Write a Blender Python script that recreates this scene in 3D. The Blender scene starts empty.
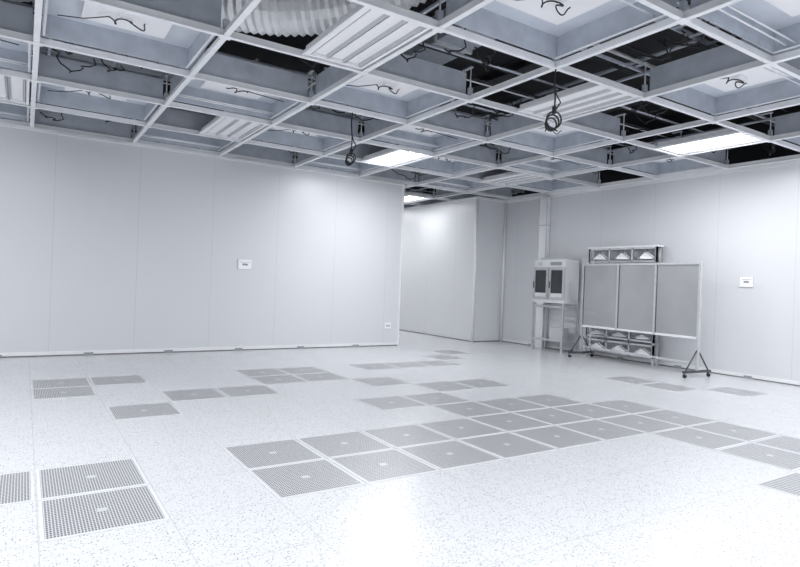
import bpy, bmesh, math, random
from mathutils import Vector, Matrix
random.seed(7)
S=bpy.context.scene
C=3.40; HC=1.30
# ------------------------------------------------ materials
def newmat(name,col,rough=0.5,metal=0.0,emit=None,es=1.0,spec=None):
    m=bpy.data.materials.new(name); m.use_nodes=True
    b=m.node_tree.nodes['Principled BSDF']
    b.inputs['Base Color'].default_value=(*col,1); b.inputs['Roughness'].default_value=rough
    b.inputs['Metallic'].default_value=metal
    if emit: b.inputs['Emission Color'].default_value=(*emit,1); b.inputs['Emission Strength'].default_value=es
    return m
def N(m,t,**k):
    n=m.node_tree.nodes.new(t)
    for a,v in k.items(): setattr(n,a,v)
    return n
def L(m,a,b): m.node_tree.links.new(a,b)
def math_n(m,op,a,b=None,c=None):
    n=N(m,'ShaderNodeMath',operation=op)
    for i,v in enumerate((a,b,c)):
        if v is None: continue
        if isinstance(v,(int,float)): n.inputs[i].default_value=v
        else: L(m,v,n.inputs[i])
    return n.outputs[0]
def mixc(m,f,a,b):
    n=N(m,'ShaderNodeMix',data_type='RGBA')
    if isinstance(f,(int,float)): n.inputs[0].default_value=f
    else: L(m,f,n.inputs[0])
    for i,v in ((6,a),(7,b)):
        if isinstance(v,tuple): n.inputs[i].default_value=(*v,1)
        else: L(m,v,n.inputs[i])
    return n.outputs[2]
def noisy(m,base,scale=3,amt=0.06):
    b=m.node_tree.nodes['Principled BSDF']
    g=N(m,'ShaderNodeNewGeometry'); n=N(m,'ShaderNodeTexNoise'); n.inputs['Scale'].default_value=scale
    L(m,g.outputs['Position'],n.inputs['Vector'])
    d=tuple(max(0,c*(1-amt*2)) for c in base)
    L(m,mixc(m,n.outputs['Fac'],d,tuple(min(1,c*(1+amt)) for c in base)),b.inputs['Base Color'])
def seam_mask(m,coord,pitch,off,w):
    a=math_n(m,'ADD',coord,-off+pitch*100)
    a=math_n(m,'MODULO',a,pitch)
    a=math_n(m,'ABSOLUTE',math_n(m,'SUBTRACT',a,pitch/2))
    return math_n(m,'GREATER_THAN',a,pitch/2-w/2)
def wallmat(name,axis,off,col=(0.71,0.72,0.745)):
    m=newmat(name,col,0.34); b=m.node_tree.nodes['Principled BSDF']
    g=N(m,'ShaderNodeNewGeometry'); s=N(m,'ShaderNodeSeparateXYZ'); L(m,g.outputs['Position'],s.inputs[0])
    k=seam_mask(m,s.outputs[axis],1.18,off,0.007)
    n=N(m,'ShaderNodeTexNoise'); n.inputs['Scale'].default_value=0.5; L(m,g.outputs['Position'],n.inputs['Vector'])
    base=mixc(m,n.outputs['Fac'],tuple(c*0.97 for c in col),tuple(c*1.02 for c in col))
    L(m,mixc(m,k,base,tuple(c*0.83 for c in col)),b.inputs['Base Color'])
    return m
M_wallX=wallmat('panel_wall_x',0,0.35); M_wallY=wallmat('panel_wall_y',1,0.55)
M_trim=newmat('white_aluminium_trim',(0.88,0.885,0.90),0.35,0.1); noisy(M_trim,(0.88,0.885,0.90),5,0.03)
M_grid=newmat('grid_aluminium',(0.92,0.93,0.95),0.4,0.05); noisy(M_grid,(0.92,0.93,0.95),8,0.04)
M_galv=newmat('galvanised_bluegrey',(0.55,0.59,0.655),0.45,0.1); noisy(M_galv,(0.55,0.59,0.655),6,0.14)
M_deck=newmat('filter_deck_grey',(0.72,0.765,0.835),0.5,0.05); noisy(M_deck,(0.72,0.765,0.835),4,0.08)
M_white=newmat('white_powdercoat',(0.95,0.95,0.97),0.4); noisy(M_white,(0.95,0.95,0.97),3,0.02)
M_cab=newmat('cabinet_enamel',(0.78,0.79,0.805),0.3,0.12); noisy(M_cab,(0.78,0.79,0.805),3,0.03)
M_black=newmat('black_cable',(0.015,0.015,0.017),0.5); noisy(M_black,(0.015,0.015,0.017),20,0.2)
M_dark=newmat('dark_steel',(0.09,0.093,0.10),0.6,0.2); noisy(M_dark,(0.09,0.093,0.10),3,0.2)
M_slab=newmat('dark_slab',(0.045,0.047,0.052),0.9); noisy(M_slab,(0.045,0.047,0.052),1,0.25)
M_duct=newmat('silver_duct',(0.93,0.94,0.96),0.32,0.3); noisy(M_duct,(0.93,0.94,0.96),9,0.06)
M_lampon=newmat('lit_diffuser',(0.9,0.9,0.9),0.5,0,(1,1,1),7.0)
M_lampoff=newmat('unlit_diffuser',(0.94,0.94,0.95),0.35)
M_rib=newmat('troffer_rib',(0.60,0.61,0.64),0.4); noisy(M_rib,(0.60,0.61,0.64),9,0.05)
M_steel=newmat('brushed_steel',(0.66,0.67,0.69),0.30,0.6); noisy(M_steel,(0.66,0.67,0.69),14,0.08)
M_panel=newmat('brushed_panel_sheet',(0.45,0.455,0.47),0.28,0.4); noisy(M_panel,(0.45,0.455,0.47),1.5,0.12)
M_glass=newmat('dark_glass',(0.07,0.075,0.08),0.08); noisy(M_glass,(0.07,0.075,0.08),2,0.2)
M_grey=newmat('grey_plastic',(0.32,0.33,0.35),0.5)
M_basedark=newmat('base_joint_dark',(0.18,0.18,0.19),0.6); noisy(M_basedark,(0.2,0.2,0.21),4,0.2)
TX0,TY0=1.30,4.42   # tile grid phase
def floormat():
    m=newmat('speckled_floor',(0.7,0.7,0.7),0.2); b=m.node_tree.nodes['Principled BSDF']
    g=N(m,'ShaderNodeNewGeometry'); s=N(m,'ShaderNodeSeparateXYZ'); L(m,g.outputs['Position'],s.inputs[0])
    sx=seam_mask(m,s.outputs[0],0.6,TX0,0.004); sy=seam_mask(m,s.outputs[1],0.6,TY0,0.004)
    seam=math_n(m,'MAXIMUM',sx,sy)
    def vor(scale,th,lo):
        v=N(m,'ShaderNodeTexVoronoi'); v.inputs['Scale'].default_value=scale
        L(m,g.outputs['Position'],v.inputs['Vector'])
        near=math_n(m,'LESS_THAN',v.outputs['Distance'],th)
        sp=N(m,'ShaderNodeSeparateColor'); L(m,v.outputs['Color'],sp.inputs[0])
        keep=math_n(m,'GREATER_THAN',sp.outputs[0],lo)
        return math_n(m,'MULTIPLY',near,keep)
    c=(0.655,0.662,0.685)
    n=N(m,'ShaderNodeTexNoise'); n.inputs['Scale'].default_value=0.8; L(m,g.outputs['Position'],n.inputs['Vector'])
    base=mixc(m,n.outputs['Fac'],tuple(x*0.97 for x in c),tuple(x*1.02 for x in c))
    base=mixc(m,vor(120,0.34,0.30),base,(0.46,0.467,0.49))
    base=mixc(m,vor(72,0.28,0.52),base,(0.24,0.247,0.265))
    base=mixc(m,seam,base,(0.48,0.48,0.50))
    L(m,base,b.inputs['Base Color'])
    n2=N(m,'ShaderNodeTexNoise'); n2.inputs['Scale'].default_value=3; L(m,g.outputs['Position'],n2.inputs['Vector'])
    L(m,math_n(m,'MULTIPLY_ADD',n2.outputs['Fac'],0.06,0.19),b.inputs['Roughness'])
    b.inputs['IOR'].default_value=1.45
    return m
M_floor=floormat()
def perfmat():
    m=newmat('perforated_tile',(0.8,0.8,0.8),0.35); b=m.node_tree.nodes['Principled BSDF']
    g=N(m,'ShaderNodeNewGeometry'); s=N(m,'ShaderNodeSeparateXYZ'); L(m,g.outputs['Position'],s.inputs[0])
    def loc(o,off): return math_n(m,'MODULO',math_n(m,'ADD',o,60-off),0.6)
    lx=loc(s.outputs[0],TX0); ly=loc(s.outputs[1],TY0)
    def slot(c,p,w):
        a=math_n(m,'ABSOLUTE',math_n(m,'SUBTRACT',math_n(m,'MODULO',c,p),p/2)); return math_n(m,'LESS_THAN',a,w/2)
    hx=slot(lx,0.015,0.0092); hy=slot(ly,0.025,0.019)
    hole=math_n(m,'MULTIPLY',hx,hy)
    def rim(c): return math_n(m,'LESS_THAN',math_n(m,'ABSOLUTE',math_n(m,'SUBTRACT',c,0.3)),0.275)
    inside=math_n(m,'MULTIPLY',rim(lx),rim(ly))
    cx=math_n(m,'ABSOLUTE',math_n(m,'SUBTRACT',lx,0.3)); cy=math_n(m,'ABSOLUTE',math_n(m,'SUBTRACT',ly,0.3))
    cent=math_n(m,'GREATER_THAN',math_n(m,'MAXIMUM',cx,cy),0.025)
    k=math_n(m,'MULTIPLY',math_n(m,'MULTIPLY',hole,inside),cent)
    plate=mixc(m,inside,(0.66,0.665,0.685),(0.58,0.585,0.605))
    L(m,mixc(m,k,plate,(0.09,0.09,0.10)),b.inputs['Base Color'])
    return m
M_perf=perfmat()
# ------------------------------------------------ mesh helpers
class MB:
    def __init__(s,name,mats): s.name=name; s.mats=mats; s.bm=bmesh.new()
    def _mi(s,m):
        if m not in s.mats: s.mats.append(m)
        return s.mats.index(m)
    def box(s,x0,x1,y0,y1,z0,z1,m):
        mi=s._mi(m); v=[s.bm.verts.new(p) for p in ((x0,y0,z0),(x1,y0,z0),(x1,y1,z0),(x0,y1,z0),(x0,y0,z1),(x1,y0,z1),(x1,y1,z1),(x0,y1,z1))]
        for f in ((0,3,2,1),(4,5,6,7),(0,1,5,4),(1,2,6,5),(2,3,7,6),(3,0,4,7)):
            fc=s.bm.faces.new([v[i] for i in f]); fc.material_index=mi
    def poly(s,pts,m):
        mi=s._mi(m); f=s.bm.faces.new([s.bm.verts.new(p) for p in pts]); f.material_index=mi
    def tube(s,pts,r,m,n=8,caps=True,smooth=True):
        mi=s._mi(m); pts=[Vector(p) for p in pts]; rings=[]
        up0=None
        for i,p in enumerate(pts):
            t=(pts[min(i+1,len(pts)-1)]-pts[max(i-1,0)]).normalized()
            if up0 is None:
                up0=Vector((0,0,1)) if abs(t.z)<0.9 else Vector((1,0,0))
            a=(up0-t*up0.dot(t))
            if a.length<1e-4: a=t.orthogonal()
            a.normalize(); up0=a; b=t.cross(a)
            rr=r[i] if isinstance(r,(list,tuple)) else r
            rings.append([s.bm.verts.new(p+a*rr*math.cos(2*math.pi*k/n)+b*rr*math.sin(2*math.pi*k/n)) for k in range(n)])
        for i in range(len(rings)-1):
            for k in range(n):
                f=s.bm.faces.new((rings[i][k],rings[i][(k+1)%n],rings[i+1][(k+1)%n],rings[i+1][k])); f.material_index=mi; f.smooth=smooth
        if caps:
            f=s.bm.faces.new(rings[0][::-1]); f.material_index=mi
            f=s.bm.faces.new(rings[-1]); f.material_index=mi
    def done(s,loc=None,rotz=0,parent=None):
        bmesh.ops.recalc_face_normals(s.bm,faces=s.bm.faces)
        me=bpy.data.meshes.new(s.name); s.bm.to_mesh(me); s.bm.free()
        for m in s.mats: me.materials.append(m)
        o=bpy.data.objects.new(s.name,me); S.collection.objects.link(o)
        if loc: o.location=loc
        o.rotation_euler[2]=rotz
        if parent: o.parent=parent
        return o
# ------------------------------------------------ room shell
XL,XR,YB,YF=-7.0,9.73,-5.0,10.20
XE=6.60      # free end of partition
XC=8.83; YJ=10.42; YEND=16.0
f=MB('floor',[]); f.box(XL,12,YB,YEND,-0.08,0,M_floor); f.done()
def wall(name,x0,x1,y0,y1,z0,z1,m):
    w=MB(name,[]); w.box(x0,x1,y0,y1,z0,z1,m); return w.done()
wall('wall_left',XL,XE,YF,YF+0.06,0,C,M_wallX)
wall('wall_right',XR,XR+0.06,YB,YJ+0.06,0,C,M_wallY)
wall('wall_return',XC,XR,YJ,YJ+0.06,0,C,M_wallX)
wall('wall_corridor',XC,XC+0.06,YJ+0.06,YEND,0,C,M_wallY)
wall('wall_far',XL,XC+0.06,YEND,YEND+0.06,0,C,M_wallX)
wall('wall_back',XL,XR,YB-0.06,YB,0,C,M_wallX)
wall('wall_side',XL-0.06,XL,YB,YEND,0,C,M_wallY)
ZS=5.3
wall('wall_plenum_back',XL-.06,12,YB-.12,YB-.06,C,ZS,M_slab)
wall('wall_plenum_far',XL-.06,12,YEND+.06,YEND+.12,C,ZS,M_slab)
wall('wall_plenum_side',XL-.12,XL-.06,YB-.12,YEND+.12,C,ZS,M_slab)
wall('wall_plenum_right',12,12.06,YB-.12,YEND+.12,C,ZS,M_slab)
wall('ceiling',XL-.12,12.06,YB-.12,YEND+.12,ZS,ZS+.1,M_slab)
# trims
t=MB('trim_1',[]); t.box(XL,XE,YF-.03,YF,C-.05,C,M_trim); t.done()
t=MB('trim_2',[]); t.box(XR-.03,XR,YB,YJ,C-.07,C,M_trim); t.done()
t=MB('trim_3',[]); t.box(XE,XE+.03,YF-.02,YF+.08,0,C,M_trim); t.done()
t=MB('trim_4',[]); t.box(XC,XR-.03,YJ-.03,YJ,C-.05,C,M_trim); t.box(XC-.03,XC,YJ-.03,YEND,C-.05,C,M_trim); t.done()
t=MB('trim_5',[]); t.tube([(XR-.03,YJ-.03,0),(XR-.03,YJ-.03,C-.05)],.03,M_trim); t.tube([(XC,YJ,0),(XC,YJ,C-.05)],.03,M_trim); t.done()
def baseb(name,segs,clips):
    b=MB(name,[])
    for s in segs: b.box(*s)
    for c in clips: b.box(*c)
    b.done()
cl=[(x,x+.13,YF-.03,YF-.012,.0,.045,M_grey) for x in [ -3.9+1.18*k for k in range(9)]]
baseb('baseboard_left',[(XL,XE,YF-.012,YF,.0,.018,M_basedark),(XL,XE,YF-.01,YF,.018,.07,M_trim)],cl)
cl=[(XR-.03,XR-.012,y,y+.12,.0,.045,M_grey) for y in [1.1+1.18*k for k in range(8)]]
baseb('baseboard_right',[(XR-.012,XR,YB,YJ,.0,.018,M_basedark),(XR-.01,XR,YB,YJ,.018,.07,M_trim)],cl)
baseb('baseboard_return',[(XC,XR-.012,YJ-.012,YJ,.0,.02,M_basedark),(XC-.012,XC,YJ-.012,YEND,.0,.02,M_basedark)],[])
p=MB('wall_pipe_casing',[]); p.box(XR-.12,XR-.012,8.98,9.20,0.0,C-.07,M_trim); p.box(XR-.13,XR-.12,8.97,8.985,0,C-.07,M_rib); p.box(XR-.13,XR-.12,9.195,9.21,0,C-.07,M_rib)
for z in (0.9,1.8,2.7): p.box(XR-.135,XR-.012,8.965,9.215,z,z+.02,M_rib)
p.done()
# ------------------------------------------------ perforated tiles
tiles=[(0,0),(0,1),(1,0),(1,1),(2,0),(2,1),(3,0),(3,1),(4,0),(4,1),(5,-1),(4,-1),(6,-1),(5,0),(6,0),(7,0),(5,1),(6,1),(7,1),
(6,2),(7,2),(6,3),(7,3),(5,4),(6,4),(3,-2),(4,-2),(5,-3),(6,-3),(4,-4),(2,-5),(3,-5),(2,-6),(3,-6),(0,-4),(1,-4),(-1,-3),
(-1,-6),(-2,-6),(-2,-5),(10,-2),(10,-1),(11,0),(-2,0),(-3,0),(-2,1),(5,-6),(6,-6),(7,-6),(8,-7),(9,-8)]
pt=MB('perforated_floor_tiles',[])
for a,b in tiles:
    x=TX0+.6*a; y=TY0-.6*(b+1)
    pt.box(x+.008,x+.592,y+.008,y+.592,0.0,0.003,M_perf)
pt.done()
# ------------------------------------------------ ceiling grid
PX,OX=1.385,0.03; PY,OY=1.27,2.60
def gx(k): return OX+PX*k
def gy(j): return OY+PY*j
KX=[k for k in range(-5,8) if XL<gx(k)<12]; JY=[j for j in range(-5,11)]
g=MB('ceiling_grid',[])
Yend=YEND-.02
for k in KX:
    x=gx(k); x=min(x,XR-.04) if k==7 else x
    g.box(x-.012,x+.012,YB,Yend,C+.010,C+.065,M_grid)
    g.box(x-.026,x+.026,YB,Yend,C,C+.010,M_grid)
for j in JY:
    y=gy(j)
    g.box(XL,XR-.01,y-.012,y+.012,C+.012,C+.063,M_grid)
    g.box(XL,XR-.01,y-.022,y+.022,C-.0015,C+.011,M_grid)
    for k in KX:
        x=gx(k) if k!=7 else XR-.09
        g.box(x-.05,x+.05,y-.04,y+.04,C-.006,C-.001,M_grid)
GRID=g.done()
r=MB('hanger_rods',[])
for j in JY:
    for k in KX:
        x=gx(k) if k!=7 else XR-.05
        r.tube([(x,gy(j),C+.066),(x,gy(j),3.79)],.008,M_duct,6)
        r.box(x-.025,x+.025,gy(j)-.02,gy(j)+.02,C+.067,C+.15,M_galv)
        r.box(x-.02,x+.02,gy(j)-.02,gy(j)+.14,3.776,3.79,M_galv)
r.done(parent=GRID)
# ------------------------------------------------ fan filter units
FH=.24
def ffu_mesh():
    b=MB('fan_filter_unit',[]); hx=PX/2-.035; hy=PY/2-.035; h=FH; th=.012
    b.box(-hx,hx,-hy,-hy+th,.0,h,M_galv); b.box(-hx,hx,hy-th,hy,.0,h,M_galv)
    b.box(-hx,-hx+th,-hy+th,hy-th,.0,h,M_galv); b.box(hx-th,hx,-hy+th,hy-th,.0,h,M_galv)
    b.box(-hx,hx,-hy,hy,h,h+.02,M_galv)
    b.box(-hx+th,hx-th,-hy+th,hy-th,h-.03,h,M_deck)
    for sx in (-1,1): b.box(min(sx*hx,sx*(hx-.03)),max(sx*hx,sx*(hx-.03)),-hy+.012,hy-.012,.004,.010,M_grid)
    b.box(-.36,.36,-.33,.33,h-.09,h-.078,M_white)
    for sx in (-.3,.3):
        for sy in (-.27,.27): b.tube([(sx,sy,h-.078),(sx,sy,h-.03)],.012,M_steel,6)
    b.tube([(0,0,h),(0,0,h+.16)],.26,M_galv,20)
    for sy in (-.42,-.49): b.tube([(-hx+.01,sy,.04),(hx-.01,sy,.04)],.008,M_grid,6)
    b.box(-.07,.07,-.05,.05,h-.12,h-.09,M_white)
    pts=[]
    for i in range(26):
        a=i/25; pts.append((-.16+.32*a+.03*math.sin(a*17),.06*math.sin(a*10)+.02,h-.13-.03*math.sin(a*math.pi*3)**2))
    b.tube(pts,.0065,M_black,6)
    b.tube([(-.16,.02,h-.13),(-.35,.1,h-.17),(-.55,.12,.05)],.005,M_black,6)
    return b.done()
lights=[(1,1,0),(3,1,0),(5,1,1),(1,4,0),(3,4,1),(5,4,0),(1,-2,1),(3,-2,1),(5,-2,1),(1,-5,1),(5,-5,1),(-1,1,1),(-3,1,1),(-3,4,1),(-1,4,0),(-1,-2,1),(-3,-2,1),(-3,-5,1),(5,7,1),(1,7,1),(3,8,1),(5,9,1)]
lset={(a,b) for a,b,_ in lights}
ffus=[(i,j) for i in range(-5,7) for j in range(-5,10) if (i,j) not in lset and gx(i)>XL+.05 and (i+j)%2==0]
base=None
for i,j in ffus:
    if base is None: base=ffu_mesh(); o=base
    else:
        o=bpy.data.objects.new('fan_filter_unit',base.data); S.collection.objects.link(o)
    o.location=(gx(i)+PX/2,gy(j)+PY/2,C+.067)
    if (i%2): o.rotation_euler[2]=math.pi
# ------------------------------------------------ troffer lights (long axis along Y, in the right half of a bay)
def troffer(name,on):
    b=MB(name,[]); hy=.595; hx=.30
    b.box(-hx,hx,-hy,hy,.07,.085,M_white)
    for s in (-1,1):
        b.box(min(s*hx,s*(hx-.03)),max(s*hx,s*(hx-.03)),-hy,hy,0,.07,M_white)
        b.box(-hx+.03,hx-.03,min(s*hy,s*(hy-.03)),max(s*hy,s*(hy-.03)),0,.07,M_white)
    for i in range(3):
        x=-.175+.175*i
        b.box(x-.06,x+.06,-hy+.04,hy-.04,.03,.045,M_lampon if on else M_lampoff)
        b.poly([(x-.083,-hy+.03,.005),(x-.083,hy-.03,.005),(x-.06,hy-.03,.045),(x-.06,-hy+.03,.045)],M_rib)
        b.poly([(x+.083,-hy+.03,.005),(x+.083,hy-.03,.005),(x+.06,hy-.03,.045),(x+.06,-hy+.03,.045)],M_rib)
    b.box(-hx-.03,-hx,-.615,.615,.0,.03,M_grid)
    return b.done()
for i,j,on in lights:
    o=troffer('ceiling_light',on)
    o.location=(gx(i)+PX-.345,gy(j)+PY/2,C+.014)
    if on:
        ld=bpy.data.lights.new('tube_glow','AREA'); ld.shape='RECTANGLE'; ld.size=.52; ld.size_y=1.1
        ld.energy={7:16,8:46,9:38}.get(j,68)
        if (i,j)==(-3,4): ld.energy=85
        ld.color=(0.955,0.975,1.0)
        lo=bpy.data.objects.new('tube_glow',ld); S.collection.objects.link(lo); lo.parent=o; lo.location=(0,0,-.004)
# ------------------------------------------------ plenum services
def flex(name,pts,R,m=M_duct,pitch=.08):
    P=[Vector(p) for p in pts]; path=[]
    for i in range(len(P)-1):
        p0=P[max(i-1,0)];p1=P[i];p2=P[i+1];p3=P[min(i+2,len(P)-1)]
        n=max(4,int((p2-p1).length/(pitch/2)))
        for q in range(n):
            u=q/n
            path.append(0.5*((2*p1)+(-p0+p2)*u+(2*p0-5*p1+4*p2-p3)*u*u+(-p0+3*p1-3*p2+p3)*u**3))
    path.append(P[-1])
    rr=[R*(1.0 if k%2 else .91) for k in range(len(path))]
    b=MB(name,[]); b.tube(path,rr,m,20,smooth=False); return b.done()
flex('flexible_duct',[(0.9,6.9,4.4),(1.6,6.15,4.2),(2.2,5.7,4.13),(2.75,5.3,4.22),(3.3,4.8,4.5)],.31)
flex('flexible_duct',[(-1.5,8.5,4.4),(-.6,7.8,4.35),(.2,7.0,4.35),(.3,5.9,4.4)],.2)
flex('flexible_duct',[(5.3,3.2,4.5),(5.9,2.9,4.3),(6.7,2.9,4.3),(8.6,2.8,4.5)],.2)
d=MB('supply_air_duct',[])
d.box(-6,11.5,9.05,9.65,4.35,4.75,M_galv)
for x in range(-6,12): d.box(x-.02,x+.02,9.02,9.68,4.32,4.78,M_duct)
d.done()
d=MB('supply_air_duct',[])
d.box(4.3,4.85,-4.5,8.6,4.4,4.75,M_galv)
for y in range(-4,9): d.box(4.27,4.88,y-.02,y+.02,4.37,4.78,M_duct)
d.done()
d=MB('roof_beams',[])
for x in (-4.2,-1.4,1.75,7.2,10.2):
    d.box(x-.1,x+.1,YB,YEND,5.10,5.13,M_dark); d.box(x-.01,x+.01,YB,YEND,5.13,5.27,M_dark); d.box(x-.1,x+.1,YB,YEND,5.27,5.3,M_dark)
d.done()
for y in (3.1,11.6):
    d=MB('cable_tray',[])
    for s in (0,.3): d.box(-6.5,11.5,y+s,y+s+.012,3.92,4.0,M_galv)
    x=-6.4
    while x<11.4: d.box(x,x+.04,y,y+.3,3.92,3.935,M_galv); x+=.3
    for q in range(5): d.tube([(-6.5,y+.05+.05*q,3.95),(11.5,y+.05+.05*q,3.95)],.014,M_black,6)
    d.done()
d=MB('sprinkler_pipes',[])
for x in (-3.6,-.7,2.35,5.3,8.0): d.tube([(x,YB,4.95),(x,YEND,4.95)],.035,M_galv,8)
for y in (5.6,9.8,12.5): d.tube([(XL,y,4.88),(11.5,y,4.88)],.03,M_white,8)
d.done()
d=MB('strut_channels',[])
for j in range(-5,10):
    y=gy(j)+.13
    if j!=2: d.box(XL,XR,y-.015,y+.015,3.75,3.775,M_galv)
    if j>-2:
        xs=2.85 if j in (1,2) else XL      # runs stop short of the large flexible duct
        for q,(oy,rr,mm) in enumerate(((.20,.012,M_black),(.235,.012,M_black),(.285,.010,M_duct),(1.03,.014,M_galv),(1.08,.010,M_black))):
            if (j+q)%4==3: continue
            d.tube([(xs,gy(j)+oy,3.762),(XR,gy(j)+oy,3.762)],rr,mm,6)
for k in (-2,0,2,4,6):
    x=gx(k)+.13
    d.box(x-.015,x+.015,YB,YEND,3.725,3.749,M_galv)
d.done(parent=GRID)
c=MB('loose_cables',[])
opens=[(i,j) for i in range(-2,7) for j in range(0,9) if (i+j)%2==1]
for (i,j) in opens:
    if (i,j) in lset: continue
    for q in range(4 if (i,j)!=(1,2) else 1):
        x=gx(i)+random.uniform(.25,PX-.25); y=gy(j)+random.uniform(.25,PY-.25); z=C+random.uniform(.25,.32)
        ang=random.uniform(0,6.28); Ln=random.uniform(.3,.8); sag=random.uniform(.06,.22)
        pts=[]
        for a in range(13):
            px=x+math.cos(ang)*Ln*(a/12-.5)+.04*math.sin(a*1.9); py=y+math.sin(ang)*Ln*(a/12-.5)
            px=min(max(px,gx(i)+.06),gx(i+1)-.06); py=min(max(py,gy(j)+.06),gy(j+1)-.06)
            pts.append((px+.002*a,py+.001*a,z-sag*math.sin(math.pi*a/12)+.03*math.sin(a)))
        c.tube(pts,.008,M_black,5)
    if random.random()<.6 and j!=2:
        x=gx(i)+random.uniform(.3,1.0); y=gy(j)+.13
        c.box(x-.08,x+.08,y-.05,y+.05,3.65,3.75,random.choice([M_white,M_galv,M_grey]))
c.done(parent=GRID)
def coil(x,y,top,Ln,R):
    b=MB('hanging_cable_coil',[])
    zt=top; zc=top-Ln+R
    b.tube([(x,y,zt),(x-.012,y,zt-.2*Ln),(x+.008,y,zt-.5*Ln),(x,y,zc+R)],.008,M_black,8)
    dx,dy=.84,-.545
    for q in range(3):
        pts=[]
        for i in range(21):
            a=i/20*2*math.pi; r_=R*(1-.12*q)
            pts.append((x+dx*r_*math.cos(a)+.012*q*dy,y+dy*r_*math.cos(a)+.012*q,zc-.02*q+r_*1.15*math.sin(a)))
        b.tube(pts,.008,M_black,8)
    b.box(x-.014,x+.014,y-.014,y+.014,zc+R-.01,zc+R+.06,M_black)
    b.tube([(x,y,zc+R),(x+.05,y-.03,zc+R+.10),(x+.02,y,zc+R+.18),(x,y,zc+R+.25)],.007,M_black,6)
    return b.done()
coil(4.185,3.87,C-.007,.55,.07)
coil(3.36,6.41,C-.002,.62,.055)
# ------------------------------------------------ wall plates
def plate(name,x0,x1,y0,y1,z0,z1,axis):
    b=MB(name,[]); b.box(x0,x1,y0,y1,z0,z1,M_white)
    if axis=='y':
        zc=(z0+z1)/2; b.box(x0+.07,x1-.07,y0-.003,y0,zc-.02,zc+.015,M_grey)
        b.box(x0+.03,x1-.03,y0-.003,y0,zc+.035,zc+.042,M_grey)
        b.box(x0-.006,x1+.006,y0+.004,y1,z0-.006,z1+.006,M_rib)
    else:
        zc=(z0+z1)/2; b.box(x0-.003,x0,y0+.06,y1-.06,zc-.02,zc+.015,M_grey)
        b.box(x0-.003,x0,y0+.03,y1-.03,zc+.035,zc+.042,M_grey)
        b.box(x0+.004,x1,y0-.006,y1+.006,z0-.006,z1+.006,M_rib)
    return b.done()
plate('wall_notice',3.18,3.42,YF-.02,YF,1.45,1.62,'y')
plate('wall_notice',XR-.02,XR,4.68,4.88,1.46,1.62,'x')
b=MB('wall_socket',[]); b.box(6.28,6.42,YF-.02,YF,.36,.48,M_white); b.box(6.31,6.34,YF-.023,YF-.02,.40,.44,M_grey); b.box(6.36,6.39,YF-.023,YF-.02,.40,.44,M_grey); b.done()
# ------------------------------------------------ inspection cabinet on table
b=MB('inspection_cabinet',[])
x0,x1,y0,y1=9.22,9.66,8.08,8.94
zt=1.06
for x in (x0+.0,x1-.04):
    for y in (y0+.0,y1-.04): b.box(x,x+.04,y,y+.04,0.0,zt-.04,M_steel)
b.box(x0,x1,y0,y1,zt-.04,zt,M_cab)
b.box(x0+.02,x1-.02,y0+.04,y1-.04,.22,.245,M_steel)
b.box(x0+.005,x0+.03,y0+.04,y1-.04,.22,.26,M_steel)
b.box(x0+.005,x0+.03,y0+.04,y1-.04,zt-.14,zt-.10,M_steel)
b.box(x0+.02,x1-.02,y0+.01,y0+.03,zt-.14,zt-.10,M_steel); b.box(x0+.02,x1-.02,y0+.01,y0+.03,.22,.26,M_steel)
b.box(x0+.12,x1-.08,y0+.15,y0+.45,.245,.50,M_rib)
# hood
b.box(x0+.02,x1,y0,y1,zt,zt+.03,M_cab); b.box(x0+.02,x1,y0,y1,1.76,1.92,M_cab)
b.box(x0+.03,x1,y0,y0+.03,zt+.03,1.76,M_cab); b.box(x0+.03,x1,y1-.03,y1,zt+.03,1.76,M_cab)
b.box(x1-.02,x1,y0+.03,y1-.03,zt+.03,1.76,M_cab); b.box(x0+.03,x1-.02,(y0+y1)/2-.02,(y0+y1)/2+.02,zt+.03,1.76,M_cab)
b.box(x0+.05,x1-.02,y0+.03,y1-.03,1.38,1.39,M_steel)
ym=(y0+y1)/2
for a,c_ in ((y0,ym-.01),(ym+.01,y1)):
    b.box(x0,x0+.03,a,c_,zt+.03,zt+.08,M_steel); b.box(x0,x0+.03,a,c_,1.70,1.76,M_steel)
    b.box(x0,x0+.03,a,a+.055,zt+.08,1.70,M_steel); b.box(x0,x0+.03,c_-.055,c_,zt+.08,1.70,M_steel)
    b.box(x0+.012,x0+.02,a+.055,c_-.055,zt+.16,1.70,M_glass)
    b.box(x0+.012,x0+.02,a+.055,c_-.055,zt+.08,zt+.16,M_cab)
    b.box(x0-.012,x0,c_-.035,c_-.015,1.32,1.46,M_dark)
b.box(x0+.014,x0+.02,y1-.24,y1-.12,1.80,1.87,M_rib)
b.box(x0+.014,x0+.02,y0+.10,y0+.40,1.80,1.87,M_grey)
b.box(x0+.1,x1-.1,y0+.1,y1-.1,1.92,1.97,M_rib)
b.done()
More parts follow.
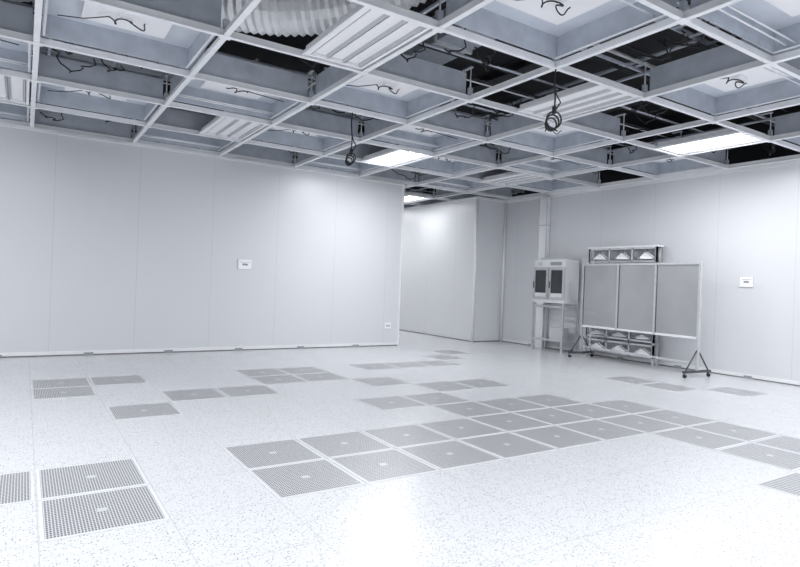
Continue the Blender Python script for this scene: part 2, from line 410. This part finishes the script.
# ------------------------------------------------ wall rack behind
b=MB('hanger_rack',[])
rx0,rx1=9.50,9.66; ry0,ry1=6.22,7.72
def fr(z0,z1):
    b.box(rx0,rx0+.035,ry0,ry1,z0,z0+.035,M_steel); b.box(rx0,rx0+.035,ry0,ry1,z1-.035,z1,M_steel)
    b.box(rx1-.012,rx1,ry0,ry1,z0,z1,M_panel)
    w=(ry1-ry0)/3
    for q in range(4):
        y=ry0+w*q; y=min(y,ry1-.03); b.box(rx0,rx0+.03,y,y+.03,z0,z1,M_steel)
    for q in range(3):
        yc=ry0+w*(q+.5); zc=z0+.06; h=(z1-z0)*.45
        b.tube([(rx0+.05,yc,zc),(rx0+.05,yc,zc+h*.3),(rx0+.05,yc,zc+h)],[.19,.17,.03],M_white,4,smooth=False)
        b.tube([(rx0+.05,yc,zc+h),(rx0+.05,yc,z1-.03)],.012,M_grey,6)
        b.tube([(rx0+.02,yc-.2,zc),(rx0+.02,yc,zc+h),(rx0+.02,yc+.2,zc)],.010,M_grey,6)
fr(1.86,2.14); fr(.40,.60); fr(.12,.36)
for y in (ry0,ry1-.04):
    b.box(rx0,rx0+.04,y,y+.04,0.0,2.16,M_steel); b.box(rx1-.04,rx1,y,y+.04,0.0,2.16,M_steel)
b.box(rx0-.01,rx1,ry0-.02,ry1+.02,2.14,2.17,M_white)
b.done()
# ------------------------------------------------ mobile partition board
ax,ay=9.18,7.56; bx_,by_=8.95,5.10
Lb=math.hypot(bx_-ax,by_-ay); rot=math.atan2(by_-ay,bx_-ax)
b=MB('mobile_partition_board',[])
pb=.60
posts=[0,Lb*.345,Lb*.67,Lb]
for x in posts: b.box(x-.018,x+.018,-.024,.024,.10 if x in(0,Lb) else pb,1.82,M_steel)
for a,c_ in zip(posts[:-1],posts[1:]):
    a+=.018; c_-=.018
    b.box(a,c_,-.018,.018,1.785,1.82,M_steel); b.box(a,c_,-.018,.018,pb,pb+.035,M_trim)
    b.box(a,c_,-.004,.004,pb+.035,1.785,M_panel)
    b.box(a,a+.012,-.010,.010,pb+.035,1.785,M_dark)
b.box(.02,Lb-.02,-.015,.015,.20,.235,M_steel)
for x in (0,Lb):
    b.box(x-.022,x+.022,-.32,.32,.075,.11,M_dark)
    b.tube([(x,-.27,.11),(x,-.02,.42)],.012,M_dark,6); b.tube([(x,.27,.11),(x,.02,.42)],.012,M_dark,6)
    for s in (-1,1):
        b.tube([(x-.015,s*.29,.032),(x+.015,s*.29,.032)],.032,M_black,14)
        b.box(x-.02,x+.02,s*.29-.015,s*.29+.015,.05,.08,M_grey)
b.done(loc=(ax,ay,0),rotz=rot)
# ------------------------------------------------ camera
th=math.radians(2.2)
F=Vector((.545,.84,0)).normalized(); R=Vector((F.y,-F.x,0)); U=Vector((0,0,1))
cx=R*math.cos(th)+U*math.sin(th); cy=U*math.cos(th)-R*math.sin(th); cz=-F
cam=bpy.data.cameras.new('camera'); co=bpy.data.objects.new('camera',cam); S.collection.objects.link(co)
mw=Matrix((( cx.x,cy.x,cz.x,0),(cx.y,cy.y,cz.y,0),(cx.z,cy.z,cz.z,HC),(0,0,0,1)))
co.matrix_world=mw; cam.sensor_width=36; cam.lens=26.1; cam.clip_end=100
S.camera=co
w=bpy.data.worlds.new('world'); S.world=w; w.use_nodes=True
w.node_tree.nodes['Background'].inputs[0].default_value=(.9,.95,1,1); w.node_tree.nodes['Background'].inputs[1].default_value=.3
S.view_settings.view_transform='Standard'; S.view_settings.exposure=0.0
